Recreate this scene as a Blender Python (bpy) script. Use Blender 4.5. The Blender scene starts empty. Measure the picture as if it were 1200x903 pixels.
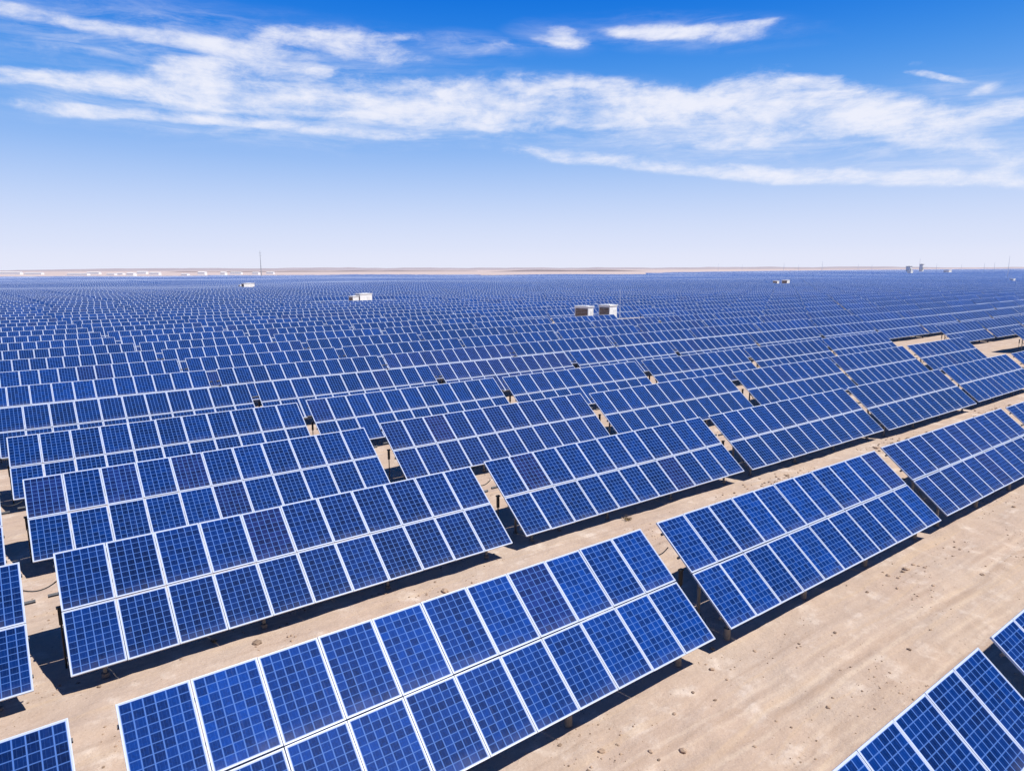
import bpy, bmesh, math, random
from mathutils import Vector, Matrix, noise
random.seed(11)
R = math.radians
scn = bpy.context.scene
col = scn.collection

# ------------------------------------------------------------------ camera
F, PITCH, ROLL, YAW, H = 790.718, R(9.81993), R(-0.19312), R(36.7304), 8.8185
PWID, PHEI = 1200.0, 903.0
fwd0 = Vector((math.sin(YAW), math.cos(YAW), 0)); rt0 = Vector((math.cos(YAW), -math.sin(YAW), 0)); Z = Vector((0, 0, 1))
FW = math.cos(PITCH) * fwd0 - math.sin(PITCH) * Z
UP0 = math.sin(PITCH) * fwd0 + math.cos(PITCH) * Z
RT = math.cos(ROLL) * rt0 + math.sin(ROLL) * UP0
UP = -math.sin(ROLL) * rt0 + math.cos(ROLL) * UP0
CAM = Vector((0, 0, H))
cd = bpy.data.cameras.new('camera'); cam = bpy.data.objects.new('camera', cd); col.objects.link(cam)
cd.sensor_fit = 'HORIZONTAL'; cd.sensor_width = 36; cd.lens = F / PWID * 36
cd.clip_start = 0.1; cd.clip_end = 40000
cam.matrix_world = Matrix(((RT.x, UP.x, -FW.x, 0), (RT.y, UP.y, -FW.y, 0), (RT.z, UP.z, -FW.z, H), (0, 0, 0, 1)))
scn.camera = cam

def proj(p):
    v = Vector(p) - CAM; d = v.dot(FW)
    if d < 0.5: return None
    return PWID / 2 + F * v.dot(RT) / d, PHEI / 2 - F * v.dot(UP) / d, d
def ray(px, py):
    return FW + (px - PWID / 2) / F * RT - (py - PHEI / 2) / F * UP
def on_height(px, py, z):
    d = ray(px, py); k = (z - H) / d.z
    return CAM + d * k
def at_depth(px, py, depth):
    return CAM + ray(px, py) * depth

scn.render.resolution_x, scn.render.resolution_y = 1024, 770
scn.view_settings.view_transform = 'Standard'; scn.view_settings.look = 'None'; scn.view_settings.exposure = 0; scn.view_settings.gamma = 1
scn.render.engine = 'CYCLES'
scn.cycles.max_bounces = 4; scn.cycles.diffuse_bounces = 4; scn.cycles.caustics_reflective = False; scn.cycles.caustics_refractive = False

# ------------------------------------------------------------------ node helpers
class NT:
    def __init__(s, tree): s.t = tree; s.n = tree.nodes; s.l = tree.links
    def new(s, typ, **kw):
        n = s.n.new(typ)
        for k, v in kw.items(): setattr(n, k, v)
        return n
    def put(s, sock, v):
        if hasattr(v, 'is_output'): s.l.new(v, sock)
        elif v is not None: sock.default_value = v
    def math(s, op, a, b=None, c=None, clamp=False):
        n = s.new('ShaderNodeMath', operation=op, use_clamp=clamp)
        s.put(n.inputs[0], a)
        if b is not None: s.put(n.inputs[1], b)
        if c is not None: s.put(n.inputs[2], c)
        return n.outputs[0]
    def mix(s, fac, a, b, mode='MIX'):
        n = s.new('ShaderNodeMix', data_type='RGBA', blend_type=mode)
        s.put(n.inputs[0], fac); s.put(n.inputs[6], a); s.put(n.inputs[7], b)
        return n.outputs[2]
    def noise(s, vec, scale, detail=4, rough=0.55, dist=0.0):
        n = s.new('ShaderNodeTexNoise'); n.inputs['Scale'].default_value = scale
        n.inputs['Detail'].default_value = detail; n.inputs['Roughness'].default_value = rough; n.inputs['Distortion'].default_value = dist
        if vec is not None: s.l.new(vec, n.inputs['Vector'])
        return n.outputs['Fac']
    def smooth(s, v, lo, hi, a=0.0, b=1.0):
        n = s.new('ShaderNodeMapRange', interpolation_type='SMOOTHSTEP')
        s.put(n.inputs['Value'], v); n.inputs['From Min'].default_value = lo; n.inputs['From Max'].default_value = hi
        n.inputs['To Min'].default_value = a; n.inputs['To Max'].default_value = b
        return n.outputs['Result']
    def mapping(s, vec, loc=(0, 0, 0), rot=(0, 0, 0), scale=(1, 1, 1), typ='POINT'):
        n = s.new('ShaderNodeMapping', vector_type=typ); s.l.new(vec, n.inputs['Vector'])
        n.inputs['Location'].default_value = loc; n.inputs['Rotation'].default_value = rot; n.inputs['Scale'].default_value = scale
        return n.outputs[0]
    def sep(s, vec):
        n = s.new('ShaderNodeSeparateXYZ'); s.l.new(vec, n.inputs[0]); return n.outputs
    def comb(s, x, y, z=0.0):
        n = s.new('ShaderNodeCombineXYZ'); s.put(n.inputs[0], x); s.put(n.inputs[1], y); s.put(n.inputs[2], z); return n.outputs[0]

def new_mat(name):
    m = bpy.data.materials.new(name); m.use_nodes = True
    nt = NT(m.node_tree); p = m.node_tree.nodes['Principled BSDF']
    return m, nt, p

def plain(name, c, rough=0.6, metal=0.0, var=0.12, scale=6.0):
    m, nt, p = new_mat(name)
    tc = nt.new('ShaderNodeTexCoord').outputs['Object']
    n = nt.noise(tc, scale, 5, 0.6)
    f = nt.smooth(n, 0.25, 0.75, 1 - var, 1 + var)
    mul = nt.new('ShaderNodeVectorMath', operation='SCALE'); mul.inputs[0].default_value = c; nt.l.new(f, mul.inputs['Scale'])
    nt.l.new(mul.outputs[0], p.inputs['Base Color'])
    p.inputs['Roughness'].default_value = rough; p.inputs['Metallic'].default_value = metal
    return m

# ------------------------------------------------------------------ materials
SAND_A, SAND_B, SAND_C = (0.59, 0.465, 0.378, 1), (0.79, 0.67, 0.575, 1), (0.44, 0.32, 0.245, 1)
def sand_material():
    m, nt, p = new_mat('sand')
    pos = nt.new('ShaderNodeNewGeometry').outputs['Position']
    x, y, z = nt.sep(pos)
    big = nt.noise(pos, 0.22, 3, 0.5)
    med = nt.noise(pos, 1.3, 6, 0.62)
    fine = nt.noise(pos, 9.0, 6, 0.7)
    c = nt.mix(nt.smooth(big, 0.35, 0.65), SAND_A, (0.58, 0.44, 0.35, 1))
    c = nt.mix(nt.smooth(med, 0.5, 0.72, 0, 0.9), c, SAND_B)
    c = nt.mix(nt.smooth(med, 0.44, 0.25, 0, 0.55), c, SAND_C)
    # wheel tracks and raked streaks running with the rows
    warp = nt.math('MULTIPLY', nt.math('SUBTRACT', nt.noise(pos, 0.12, 2), 0.5), 1.2)
    yy = nt.math('ADD', y, warp)
    st = nt.noise(nt.comb(nt.math('MULTIPLY', x, 0.10), nt.math('MULTIPLY', yy, 3.2), 0), 1.0, 4, 0.6)
    c = nt.mix(nt.smooth(st, 0.5, 0.7, 0, 0.62), c, (0.66, 0.49, 0.34, 1))
    c = nt.mix(nt.smooth(st, 0.48, 0.28, 0, 0.6), c, (0.45, 0.33, 0.255, 1))
    tw = nt.math('ADD', y, nt.math('MULTIPLY', nt.math('SUBTRACT', nt.noise(nt.comb(nt.math('MULTIPLY', x, 0.07), 0, 0), 1.0, 3), 0.5), 1.6))
    brk = nt.smooth(nt.noise(nt.comb(nt.math('MULTIPLY', x, 0.5), nt.math('MULTIPLY', y, 2.0), 0), 1.0, 4, 0.6), 0.35, 0.6)
    for ty, wd, amt in ((5.05, 0.13, 0.55), (6.55, 0.13, 0.5), (7.15, 0.10, 0.35), (5.65, 0.10, 0.3), (4.6, 0.09, 0.3)):
        dd = nt.math('ABSOLUTE', nt.math('SUBTRACT', tw, ty))
        c = nt.mix(nt.math('MULTIPLY', nt.math('MULTIPLY', nt.smooth(dd, wd, wd * 0.35), amt), brk), c, (0.45, 0.32, 0.235, 1))
        c = nt.mix(nt.math('MULTIPLY', nt.math('MULTIPLY', nt.smooth(nt.math('ABSOLUTE', nt.math('SUBTRACT', dd, wd * 1.5)), wd * 0.6, wd * 0.2), amt), brk), c, (0.74, 0.60, 0.47, 1))
    c = nt.mix(nt.smooth(fine, 0.3, 0.7, 0.0, 0.28), c, SAND_C)
    grit = nt.noise(pos, 34.0, 5, 0.72)
    c = nt.mix(nt.smooth(grit, 0.56, 0.72, 0.0, 0.5), c, (0.36, 0.26, 0.19, 1))
    c = nt.mix(nt.smooth(grit, 0.44, 0.30, 0.0, 0.5), c, (0.80, 0.69, 0.58, 1))
    # dark grains
    vo = nt.new('ShaderNodeTexVoronoi'); vo.inputs['Scale'].default_value = 5.5; nt.l.new(pos, vo.inputs['Vector'])
    gr = nt.math('MULTIPLY', nt.smooth(vo.outputs['Distance'], 0.16, 0.07), nt.smooth(nt.noise(pos, 0.9, 4, 0.6), 0.5, 0.66))
    c = nt.mix(nt.math('MULTIPLY', gr, 0.6), c, (0.17, 0.115, 0.085, 1))
    vo2 = nt.new('ShaderNodeTexVoronoi'); vo2.inputs['Scale'].default_value = 14.0; nt.l.new(pos, vo2.inputs['Vector'])
    gr2 = nt.math('MULTIPLY', nt.smooth(vo2.outputs['Distance'], 0.2, 0.08), nt.smooth(nt.noise(pos, 0.6, 5, 0.65), 0.48, 0.68))
    c = nt.mix(nt.math('MULTIPLY', gr2, 0.5), c, (0.24, 0.165, 0.125, 1))
    rad = nt.new('ShaderNodeVectorMath', operation='LENGTH'); nt.l.new(pos, rad.inputs[0])   # distance haze painted into the far sand, paler with radius
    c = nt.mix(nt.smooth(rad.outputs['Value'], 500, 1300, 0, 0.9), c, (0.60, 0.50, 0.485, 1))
    nt.l.new(c, p.inputs['Base Color']); p.inputs['Roughness'].default_value = 0.95
    p.inputs['Specular IOR Level'].default_value = 0.15
    b = nt.new('ShaderNodeBump'); b.inputs['Strength'].default_value = 0.75; b.inputs['Distance'].default_value = 0.06
    hgt = nt.math('ADD', nt.math('MULTIPLY', fine, 0.5), nt.math('MULTIPLY', med, 1.0))
    nt.l.new(hgt, b.inputs['Height']); nt.l.new(b.outputs[0], p.inputs['Normal'])
    return m

CELL = (0.0004, 0.0215, 0.132, 1)
def cell_material(name, source):
    """source: 'object' = tint from the object's colour, 'attribute' = tint from a colour attribute; 'far' adds module frames."""
    m, nt, p = new_mat(name)
    uv = nt.new('ShaderNodeUVMap').outputs[0]
    u, v, _ = nt.sep(uv)
    if source == 'object':
        tint = nt.new('ShaderNodeObjectInfo').outputs['Color']
    else:
        tint = nt.new('ShaderNodeVertexColor', layer_name='tint').outputs['Color']
    if source == 'far':
        iu, iv = nt.math('FLOOR', u), nt.math('FLOOR', v)
        u, v = nt.math('FRACT', u), nt.math('FRACT', v)
        wn = nt.new('ShaderNodeTexWhiteNoise', noise_dimensions='3D')
        nt.l.new(nt.comb(iu, iv, nt.sep(nt.new('ShaderNodeNewGeometry').outputs['Position'])[1]), wn.inputs['Vector'])
    # margins of white backing around the block of cells
    mu, mv = (0.016, 0.011) if source != 'far' else (0.040, 0.024)
    cu = nt.math('MULTIPLY', nt.math('DIVIDE', nt.math('SUBTRACT', u, mu), 1 - 2 * mu), 6.0)
    cv = nt.math('MULTIPLY', nt.math('DIVIDE', nt.math('SUBTRACT', v, mv), 1 - 2 * mv), 10.0)
    fu = nt.math('ABSOLUTE', nt.math('SUBTRACT', nt.math('FRACT', cu), 0.5))
    fv = nt.math('ABSOLUTE', nt.math('SUBTRACT', nt.math('FRACT', cv), 0.5))
    lu = nt.smooth(fu, 0.408, 0.476); lv = nt.smooth(fv, 0.415, 0.48)
    # two silver busbars in each cell
    bb = nt.math('ABSOLUTE', nt.math('SUBTRACT', fu, 0.20)); bus = nt.smooth(bb, 0.024, 0.010)
    cid = nt.comb(nt.math('FLOOR', cu), nt.math('FLOOR', cv), 0)
    w2 = nt.new('ShaderNodeTexWhiteNoise', noise_dimensions='4D'); nt.l.new(cid, w2.inputs['Vector'])
    if source == 'object': nt.l.new(nt.math('MULTIPLY', nt.new('ShaderNodeObjectInfo').outputs['Random'], 40.0), w2.inputs['W'])
    cr = w2.outputs['Value']
    vo = nt.new('ShaderNodeTexVoronoi'); vo.inputs['Scale'].default_value = 1.0
    nt.l.new(nt.comb(nt.math('MULTIPLY', cu, 5.0), nt.math('MULTIPLY', cv, 5.0), 0), vo.inputs['Vector'])
    grain = nt.sep(vo.outputs['Color'])[0]
    br = nt.math('ADD', nt.smooth(cr, 0, 1, 0.72, 1.28), nt.smooth(grain, 0, 1, -0.14, 0.14))
    sc = nt.new('ShaderNodeVectorMath', operation='SCALE'); nt.l.new(tint, sc.inputs[0]); nt.l.new(br, sc.inputs['Scale'])
    base = sc.outputs[0]
    line = nt.math('MAXIMUM', nt.math('MULTIPLY', lu, 0.90), nt.math('MULTIPLY', lv, 0.70))
    line = nt.math('MAXIMUM', line, nt.math('MULTIPLY', bus, 0.13))
    c = nt.mix(line, base, (0.085, 0.195, 0.54, 1))
    # dust that settles towards the lower edge and in blotches
    pos = nt.new('ShaderNodeNewGeometry').outputs['Position']
    dn = nt.noise(pos, 1.7, 4, 0.6)
    dust_haze = nt.math('MULTIPLY', nt.math('ADD', nt.smooth(v, 0.2, 0.0, 0.0, 0.09), 0.004), nt.smooth(dn, 0.3, 0.75, 0.2, 1.5))
    c = nt.mix(dust_haze, c, (0.36, 0.38, 0.50, 1))
    stn = nt.noise(nt.comb(nt.math('MULTIPLY', nt.math('ADD', u, nt.sep(pos)[0]), 9.0), nt.math('MULTIPLY', v, 1.2), nt.sep(pos)[1]), 1.0, 3, 0.6)
    c = nt.mix(nt.smooth(stn, 0.58, 0.82, 0.0, 0.07), c, (0.30, 0.33, 0.46, 1))
    out = nt.math('MAXIMUM', nt.smooth(nt.math('ABSOLUTE', nt.math('SUBTRACT', u, 0.5)), 0.5 - mu - 0.004, 0.5 - mu + 0.004),
                  nt.smooth(nt.math('ABSOLUTE', nt.math('SUBTRACT', v, 0.5)), 0.5 - mv - 0.003, 0.5 - mv + 0.003))
    c = nt.mix(out, c, (0.49, 0.56, 0.74, 1))
    nt.l.new(c, p.inputs['Base Color'])
    p.inputs['Roughness'].default_value = 0.42; p.inputs['IOR'].default_value = 1.45; p.inputs['Specular IOR Level'].default_value = 0.03
    return m

M = {}
M['sand'] = sand_material()
M['cell_obj'] = cell_material('blue_cells', 'object')
M['cell_att'] = cell_material('blue_cells_many', 'attribute')
M['cell_far'] = cell_material('blue_cells_far', 'far')
M['alu'] = plain('pale_aluminium', (0.53, 0.59, 0.735), 0.42, 0.0, 0.06, 3.0)
M['steel'] = plain('galvanised_steel', (0.19, 0.195, 0.205), 0.5, 0.35, 0.22, 9.0)
M['dark'] = plain('dark_steel', (0.11, 0.11, 0.12), 0.6, 0.2, 0.2, 9.0)
M['concrete'] = plain('rough_concrete', (0.24, 0.22, 0.20), 0.9, 0, 0.25, 7.0)
M['back'] = plain('darkened_backsheet', (0.07, 0.07, 0.075), 0.7, 0, 0.05)  # panel backs darkened to cut bounced light and deepen the shade below
M['black'] = plain('black_plastic', (0.018, 0.018, 0.02), 0.55, 0, 0.2)
M['white'] = plain('white_painted_steel', (0.86, 0.86, 0.85), 0.5, 0, 0.06, 1.5)
M['brown'] = plain('brown_louvres', (0.20, 0.125, 0.085), 0.7, 0, 0.2, 3.0)
M['doorwhite'] = plain('pale_door_paint', (0.76, 0.76, 0.75), 0.5)
M['grey'] = plain('grey_roof_steel', (0.42, 0.43, 0.45), 0.55, 0, 0.1, 2.0)
M['rock'] = plain('brown_rock', (0.31, 0.22, 0.16), 0.95, 0, 0.35, 20.0)
M['clod'] = plain('sandy_clod', (0.46, 0.33, 0.24), 0.95, 0, 0.3, 25.0)
M['dry'] = plain('dry_stems', (0.26, 0.19, 0.10), 0.9, 0, 0.3, 12.0)
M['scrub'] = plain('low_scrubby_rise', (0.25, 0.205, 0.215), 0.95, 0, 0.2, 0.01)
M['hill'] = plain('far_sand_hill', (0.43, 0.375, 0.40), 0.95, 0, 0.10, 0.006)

# ------------------------------------------------------------------ mesh helpers
class MB:
    """Collects vertices, faces, UVs, tints and material slots into ONE mesh."""
    def __init__(s): s.v = []; s.f = []; s.m = []; s.uv = []; s.c = []
    def face(s, pts, mat=0, uv=None, tint=None):
        i = len(s.v); s.v += [tuple(p) for p in pts]; s.f.append(tuple(range(i, i + len(pts))))
        s.m.append(mat); s.uv.append(uv); s.c.append(tint)
    def box(s, c, size, mat=0, X=Vector((1, 0, 0)), Y=Vector((0, 1, 0)), Zv=Vector((0, 0, 1)), skip=()):
        c = Vector(c); hx, hy, hz = X * size[0] / 2, Y * size[1] / 2, Zv * size[2] / 2
        P = lambda a, b, d: c + hx * a + hy * b + hz * d
        q = {'top': (P(-1, -1, 1), P(1, -1, 1), P(1, 1, 1), P(-1, 1, 1)), 'bot': (P(-1, 1, -1), P(1, 1, -1), P(1, -1, -1), P(-1, -1, -1)),
             'f': (P(-1, -1, -1), P(1, -1, -1), P(1, -1, 1), P(-1, -1, 1)), 'b': (P(1, 1, -1), P(-1, 1, -1), P(-1, 1, 1), P(1, 1, 1)),
             'l': (P(-1, 1, -1), P(-1, -1, -1), P(-1, -1, 1), P(-1, 1, 1)), 'r': (P(1, -1, -1), P(1, 1, -1), P(1, 1, 1), P(1, -1, 1))}
        for k, pts in q.items():
            if k not in skip: s.face(pts, mat)
    def beam(s, a, b, w, h, mat=0):
        a, b = Vector(a), Vector(b); d = (b - a); L = d.length; d.normalize()
        up = Vector((0, 0, 1)) if abs(d.z) < 0.95 else Vector((0, 1, 0))
        X = d.cross(up).normalized(); Zv = X.cross(d).normalized()
        s.box((a + b) / 2, (w, L, h), mat, X, d, Zv)
    def tube(s, a, b, r0, r1=None, n=8, mat=0):
        a, b = Vector(a), Vector(b); r1 = r0 if r1 is None else r1
        d = (b - a).normalized(); up = Vector((0, 0, 1)) if abs(d.z) < 0.95 else Vector((0, 1, 0))
        X = d.cross(up).normalized(); Y = X.cross(d)
        A = [a + (X * math.cos(t) + Y * math.sin(t)) * r0 for t in [2 * math.pi * k / n for k in range(n)]]
        B = [b + (X * math.cos(t) + Y * math.sin(t)) * r1 for t in [2 * math.pi * k / n for k in range(n)]]
        for k in range(n): s.face((A[k], A[(k + 1) % n], B[(k + 1) % n], B[k]), mat)
        s.face(A[::-1], mat); s.face(B, mat)
    def mesh(s, name, mats, weld=False):
        me = bpy.data.meshes.new(name); me.from_pydata(s.v, [], s.f)
        for m in mats: me.materials.append(m)
        me.polygons.foreach_set('material_index', s.m)
        if any(u is not None for u in s.uv):
            lay = me.uv_layers.new(name='UVMap'); flat = []
            for u, f in zip(s.uv, s.f):
                for k in range(len(f)):
                    flat += (u[k] if u is not None else (0.0, 0.0))
            lay.data.foreach_set('uv', flat)
        if any(c is not None for c in s.c):
            lay = me.color_attributes.new(name='tint', type='FLOAT_COLOR', domain='CORNER'); flat = []
            for c, f in zip(s.c, s.f):
                flat += list(c if c is not None else (1, 1, 1, 1)) * len(f)
            lay.data.foreach_set('color', flat)
        if weld:
            bm = bmesh.new(); bm.from_mesh(me); bmesh.ops.remove_doubles(bm, verts=bm.verts, dist=1e-5); bm.to_mesh(me); bm.free()
        me.update(); return me

def link(name, me, parent=None):
    o = bpy.data.objects.new(name, me); col.objects.link(o)
    if parent is not None: o.parent = parent
    return o
def tag(o, label=None, cat=None, group=None, kind=None):
    if label: o['label'] = label
    if cat: o['category'] = cat
    if group: o['group'] = group
    if kind: o['kind'] = kind
    return o
def empty(name, loc, rz=0.0):
    o = bpy.data.objects.new(name, None); col.objects.link(o)
    o.empty_display_size = 0.3; o.location = loc; o.rotation_euler = (0, 0, rz); return o

# ------------------------------------------------------------------ ground
def far_wave(x, y):
    d = x * fwd0.x + y * fwd0.y
    k = min(1.0, max(0.0, (d - 45) / 120.0)); k = k * k * (3 - 2 * k)
    if k == 0: return 0.0
    fade = 1.0 if d < 900 else max(0.0, 1 - (d - 900) / 400)
    return k * fade * 0.9 * noise.noise(Vector((x / 95.0, y / 95.0, 3.1)))
def rise(y):
    k = min(1.0, max(0.0, (y - 11.2) / 2.6)); k = k * k * (3 - 2 * k)
    return 0.08 + 0.18 * k
def ground_z(x, y):
    h = far_wave(x, y) + rise(y)
    if -40 < x < 130 and -12 < y < 110:
        h += 0.075 * noise.noise(Vector((x * 0.35, y * 0.5, 0.3))) + 0.045 * noise.noise(Vector((x * 1.25, y * 1.25, 7.7)))
        if x < 45 and y < 40:
            h += 0.022 * noise.noise(Vector((x * 3.1, y * 3.1, 2.2))) + 0.012 * noise.noise(Vector((x * 7.0, y * 7.0, 5.2)))
            # wheel ruts along the aisles
            t = (y - 6.15 + 0.35 * noise.noise(Vector((x * 0.08, 0.0, 9.0)))) % 6.9
            for c, dp in ((0.55, 0.03), (0.2, 0.018), (6.2, 0.02)):
                h -= dp * math.exp(-((t - c) / 0.11) ** 2)
    return h

def axis(lo, f0, f1, step, hi, grow):
    out = [f0]
    while out[-1] < f1: out.append(out[-1] + step)
    s = step
    while out[-1] < hi: s = s * grow; out.append(out[-1] + s)
    s = step; left = [f0]
    while left[-1] > lo: s = s * grow; left.append(left[-1] - s)
    return left[:0:-1] + out
xs = axis(-14000, -2.0, 30.0, 0.14, 16000, 1.045)
ys = axis(-60, 3.0, 21.0, 0.11, 16000, 1.04)
nx, ny = len(xs), len(ys)
gv = [(x, y, ground_z(x, y)) for y in ys for x in xs]
gf = [(j * nx + i, j * nx + i + 1, (j + 1) * nx + i + 1, (j + 1) * nx + i) for j in range(ny - 1) for i in range(nx - 1)]
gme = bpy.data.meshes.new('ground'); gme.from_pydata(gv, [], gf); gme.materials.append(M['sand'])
gme.polygons.foreach_set('use_smooth', [True] * len(gf)); gme.update()
tag(link('ground', gme), kind='structure')

# ------------------------------------------------------------------ solar tables
SL, TILT, ZT, PITCHX, NCOL = 2.927, R(38.622), 2.6, 1.01, 11
CT, ST = math.cos(TILT), math.sin(TILT)
MW, ML, GAPY = 0.997, 1.452, 0.023                    # module width, length; gap between the two tiers
TH = 0.04
DN = Vector((0, -CT, -ST)); NRM = Vector((0, -ST, CT))   # down the slope, out of the panel
TOTX = PITCHX * NCOL
FRW = 0.018                                           # visible width of the frame

def slope_pt(x, s, n=0.0):                            # table space: x from the left end, s down the slope from the top edge
    return Vector((x - TOTX / 2, SL * CT / 2, ZT)) + DN * s + NRM * n

# one module, in its own space: lies in XY, +Y up the slope, top surface at z = 0
def module_glass():
    b = MB(); w, l = MW / 2 - FRW, ML / 2 - FRW
    b.face(((-w, -l, -0.004), (w, -l, -0.004), (w, l, -0.004), (-w, l, -0.004)), 0, ((0, 0), (1, 0), (1, 1), (0, 1)))
    b.face(((-w, l, -0.012), (w, l, -0.012), (w, -l, -0.012), (-w, -l, -0.012)), 1)
    return b.mesh('solar_panel', [M['cell_obj'], M['back']])
def module_frame():
    b = MB(); w, l = MW / 2, ML / 2
    b.box((0, l - FRW / 2, -TH / 2), (MW, FRW, TH)); b.box((0, -l + FRW / 2, -TH / 2), (MW, FRW, TH))
    for s in (-1, 1): b.box((s * (w - FRW / 2), 0, -TH / 2), (FRW, ML - 2 * FRW, TH), skip=('f', 'b'))
    return b.mesh('panel_frame', [M['alu']])
def module_whole():
    b = MB(); w, l = MW / 2 - FRW, ML / 2 - FRW
    b.face(((-w, -l, -0.004), (w, -l, -0.004), (w, l, -0.004), (-w, l, -0.004)), 0, ((0, 0), (1, 0), (1, 1), (0, 1)))
    W, L = MW / 2, ML / 2
    o = [(-W, -L), (W, -L), (W, L), (-W, L)]; i = [(-w, -l), (w, -l), (w, l), (-w, l)]
    for k in range(4):
        a, c, d, e = o[k], o[(k + 1) % 4], i[(k + 1) % 4], i[k]
        b.face(((*a, 0), (*c, 0), (*d, 0), (*e, 0)), 1)
        b.face(((*a, -TH), (*c, -TH), (*c, 0), (*a, 0)), 1)
    b.face([(x, y, -TH) for x, y in o[::-1]], 2)
    return b.mesh('solar_panel', [M['cell_obj'], M['alu'], M['back']])
ME_GLASS, ME_FRAME, ME_WHOLE = module_glass(), module_frame(), module_whole()

SLOTS = []
for t in range(2):
    for c in range(NCOL):
        SLOTS.append(((c + 0.5) * PITCHX, (ML / 2) if t == 0 else (ML * 1.5 + GAPY)))
RAFT = (0.62, 3.95, 7.25, 10.5)
PURL = (0.30, 0.98, 1.78, 2.60)
def purlin_mesh(ext):
    b = MB(); b.box((0, 0, 0), (TOTX + ext, 0.05, 0.07)); return b.mesh('purlin', [M['dark']])
def rafter_mesh():
    b = MB(); b.box((0, 0, 0), (0.06, SL - 0.25, 0.09)); return b.mesh('rafter', [M['steel']])
SF, SR = 2.25, 1.15                                   # where front and rear posts meet the rafters
def post_mesh(name, s, concrete):
    top = slope_pt(TOTX / 2, s, -TH - 0.17).z
    b = MB(); b.box((0, 0, top / 2 - 0.2), (0.07, 0.055, top + 0.4), 0)
    if concrete: b.tube((0, 0, -0.35), (0, 0, 0.36), 0.085, 0.08, 12, 1)
    else: b.tube((0, 0, -0.35), (0, 0, 0.33), 0.085, 0.08, 12, 1)
    b.box((0, 0, top - 0.03), (0.11, 0.11, 0.012), 0)
    return b.mesh(name, [M['steel'], M['concrete']])
def brace_mesh():
    a = slope_pt(TOTX / 2, SF, -TH - 0.17); c = slope_pt(TOTX / 2, SR, -TH - 0.17)
    b = MB(); b.beam((0, a.y, 0.45), (0, c.y - 0.03, c.z - 0.25), 0.03, 0.03); return b.mesh('brace', [M['steel']])
ME_PURL, ME_PURL_LONG, ME_RAFT, ME_PF, ME_PR, ME_BR = purlin_mesh(0.03), purlin_mesh(0.38), rafter_mesh(), post_mesh('front_post', SF, True), post_mesh('rear_post', SR, False), brace_mesh()
def box_mesh():
    b = MB(); b.box((0, 0, 0), (0.075, 0.07, 0.40)); b.box((0, 0, 0.19), (0.12, 0.09, 0.04)); b.tube((0, 0, -0.2), (0, 0, -1.3), 0.02, mat=0); return b.mesh('junction_box', [M['black']])
ME_JB = box_mesh()
TR = Matrix.Rotation(TILT, 4, 'X')
def support_parts():
    """(name, mesh, matrix) of everything under the panels, in table space."""
    out = []
    for s in PURL: out.append(('purlin', ME_PURL_LONG if s == PURL[1] else ME_PURL, Matrix.Translation(slope_pt(TOTX / 2, s, -TH - 0.036)) @ TR))
    for x in RAFT:
        out.append(('rafter', ME_RAFT, Matrix.Translation(slope_pt(x, SL / 2, -TH - 0.117)) @ TR))
        a = slope_pt(x, SF); out.append(('front_post', ME_PF, Matrix.Translation((a.x, a.y, 0))))
        a = slope_pt(x, SR); out.append(('rear_post', ME_PR, Matrix.Translation((a.x, a.y, 0))))
        out.append(('brace', ME_BR, Matrix.Translation((x - TOTX / 2 + 0.05, 0, 0))))
    a = slope_pt(-0.02, 1.35, -TH - 0.32); out.append(('junction_box', ME_JB, Matrix.Translation(a)))
    return out
SUP = support_parts()
TOPRAIL = max(mx.translation.z for n, m, mx in SUP if n == 'purlin')
def support_whole():
    me = bpy.data.meshes.new('support_frame'); bm = bmesh.new()
    base = {}
    mats = [M['steel'], M['concrete'], M['dark']]
    for n, m, mx in SUP:
        k0 = len(bm.faces); bm.from_mesh(m); bm.faces.ensure_lookup_table(); bm.verts.ensure_lookup_table()
        fs = bm.faces[k0:]; vs = {v for f in fs for v in f.verts}
        for v in vs: v.co = mx @ v.co
        for f in fs: f.material_index = 2 if n in ('junction_box', 'purlin') else f.material_index
    bm.to_mesh(me); bm.free()
    for m in mats: me.materials.append(m)
    return me
ME_SUP = support_whole()

# where the tables stand: row 0 is nearest; x0 = left end of the table, yt = its top edge
FIT = {(0, 0): (1.25, 3.63), (0, 1): (12.90, 3.62), (1, 0): (.67, 10.58), (1, 1): (12.38, 10.61), (1, 2): (24.07, 10.63), (1, -1): (-11.0, 10.63),
       (2, 0): (.27, 17.51), (2, 1): (12.0, 17.65), (2, 2): (23.53, 17.54), (2, 3): (34.85, 17.38), (2, -1): (-11.44, 17.41),
       (3, 0): (-.14, 24.56), (3, 1): (11.75, 24.85), (3, 2): (23.1, 24.5), (4, 0): (-.5, 31.3), (4, 1): (11.13, 31.6)}
def slot(r, k):
    rnd = random.Random(r * 7919 + k * 104729 + 5)
    if (r, k) in FIT: x, y = FIT[(r, k)]
    else:
        x = 1.06 - 0.40 * r + 11.62 * k + rnd.uniform(-0.12, 0.12)
        y = 3.62 + 6.93 * r + rnd.uniform(-0.08, 0.08)
        if r > 8:                                      # blocks of the field are set out a little apart from each other
            bx, by = math.floor((k + 2) / 9), math.floor((r - 9) / 11)
            b = random.Random(bx * 331 + by * 17 + 3); x += b.uniform(-2.5, 2.5) * min(1, (r - 8) / 12)
            y += b.uniform(-0.9, 0.9) * min(1, (r - 8) / 12)
    return x, y, rnd

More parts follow.
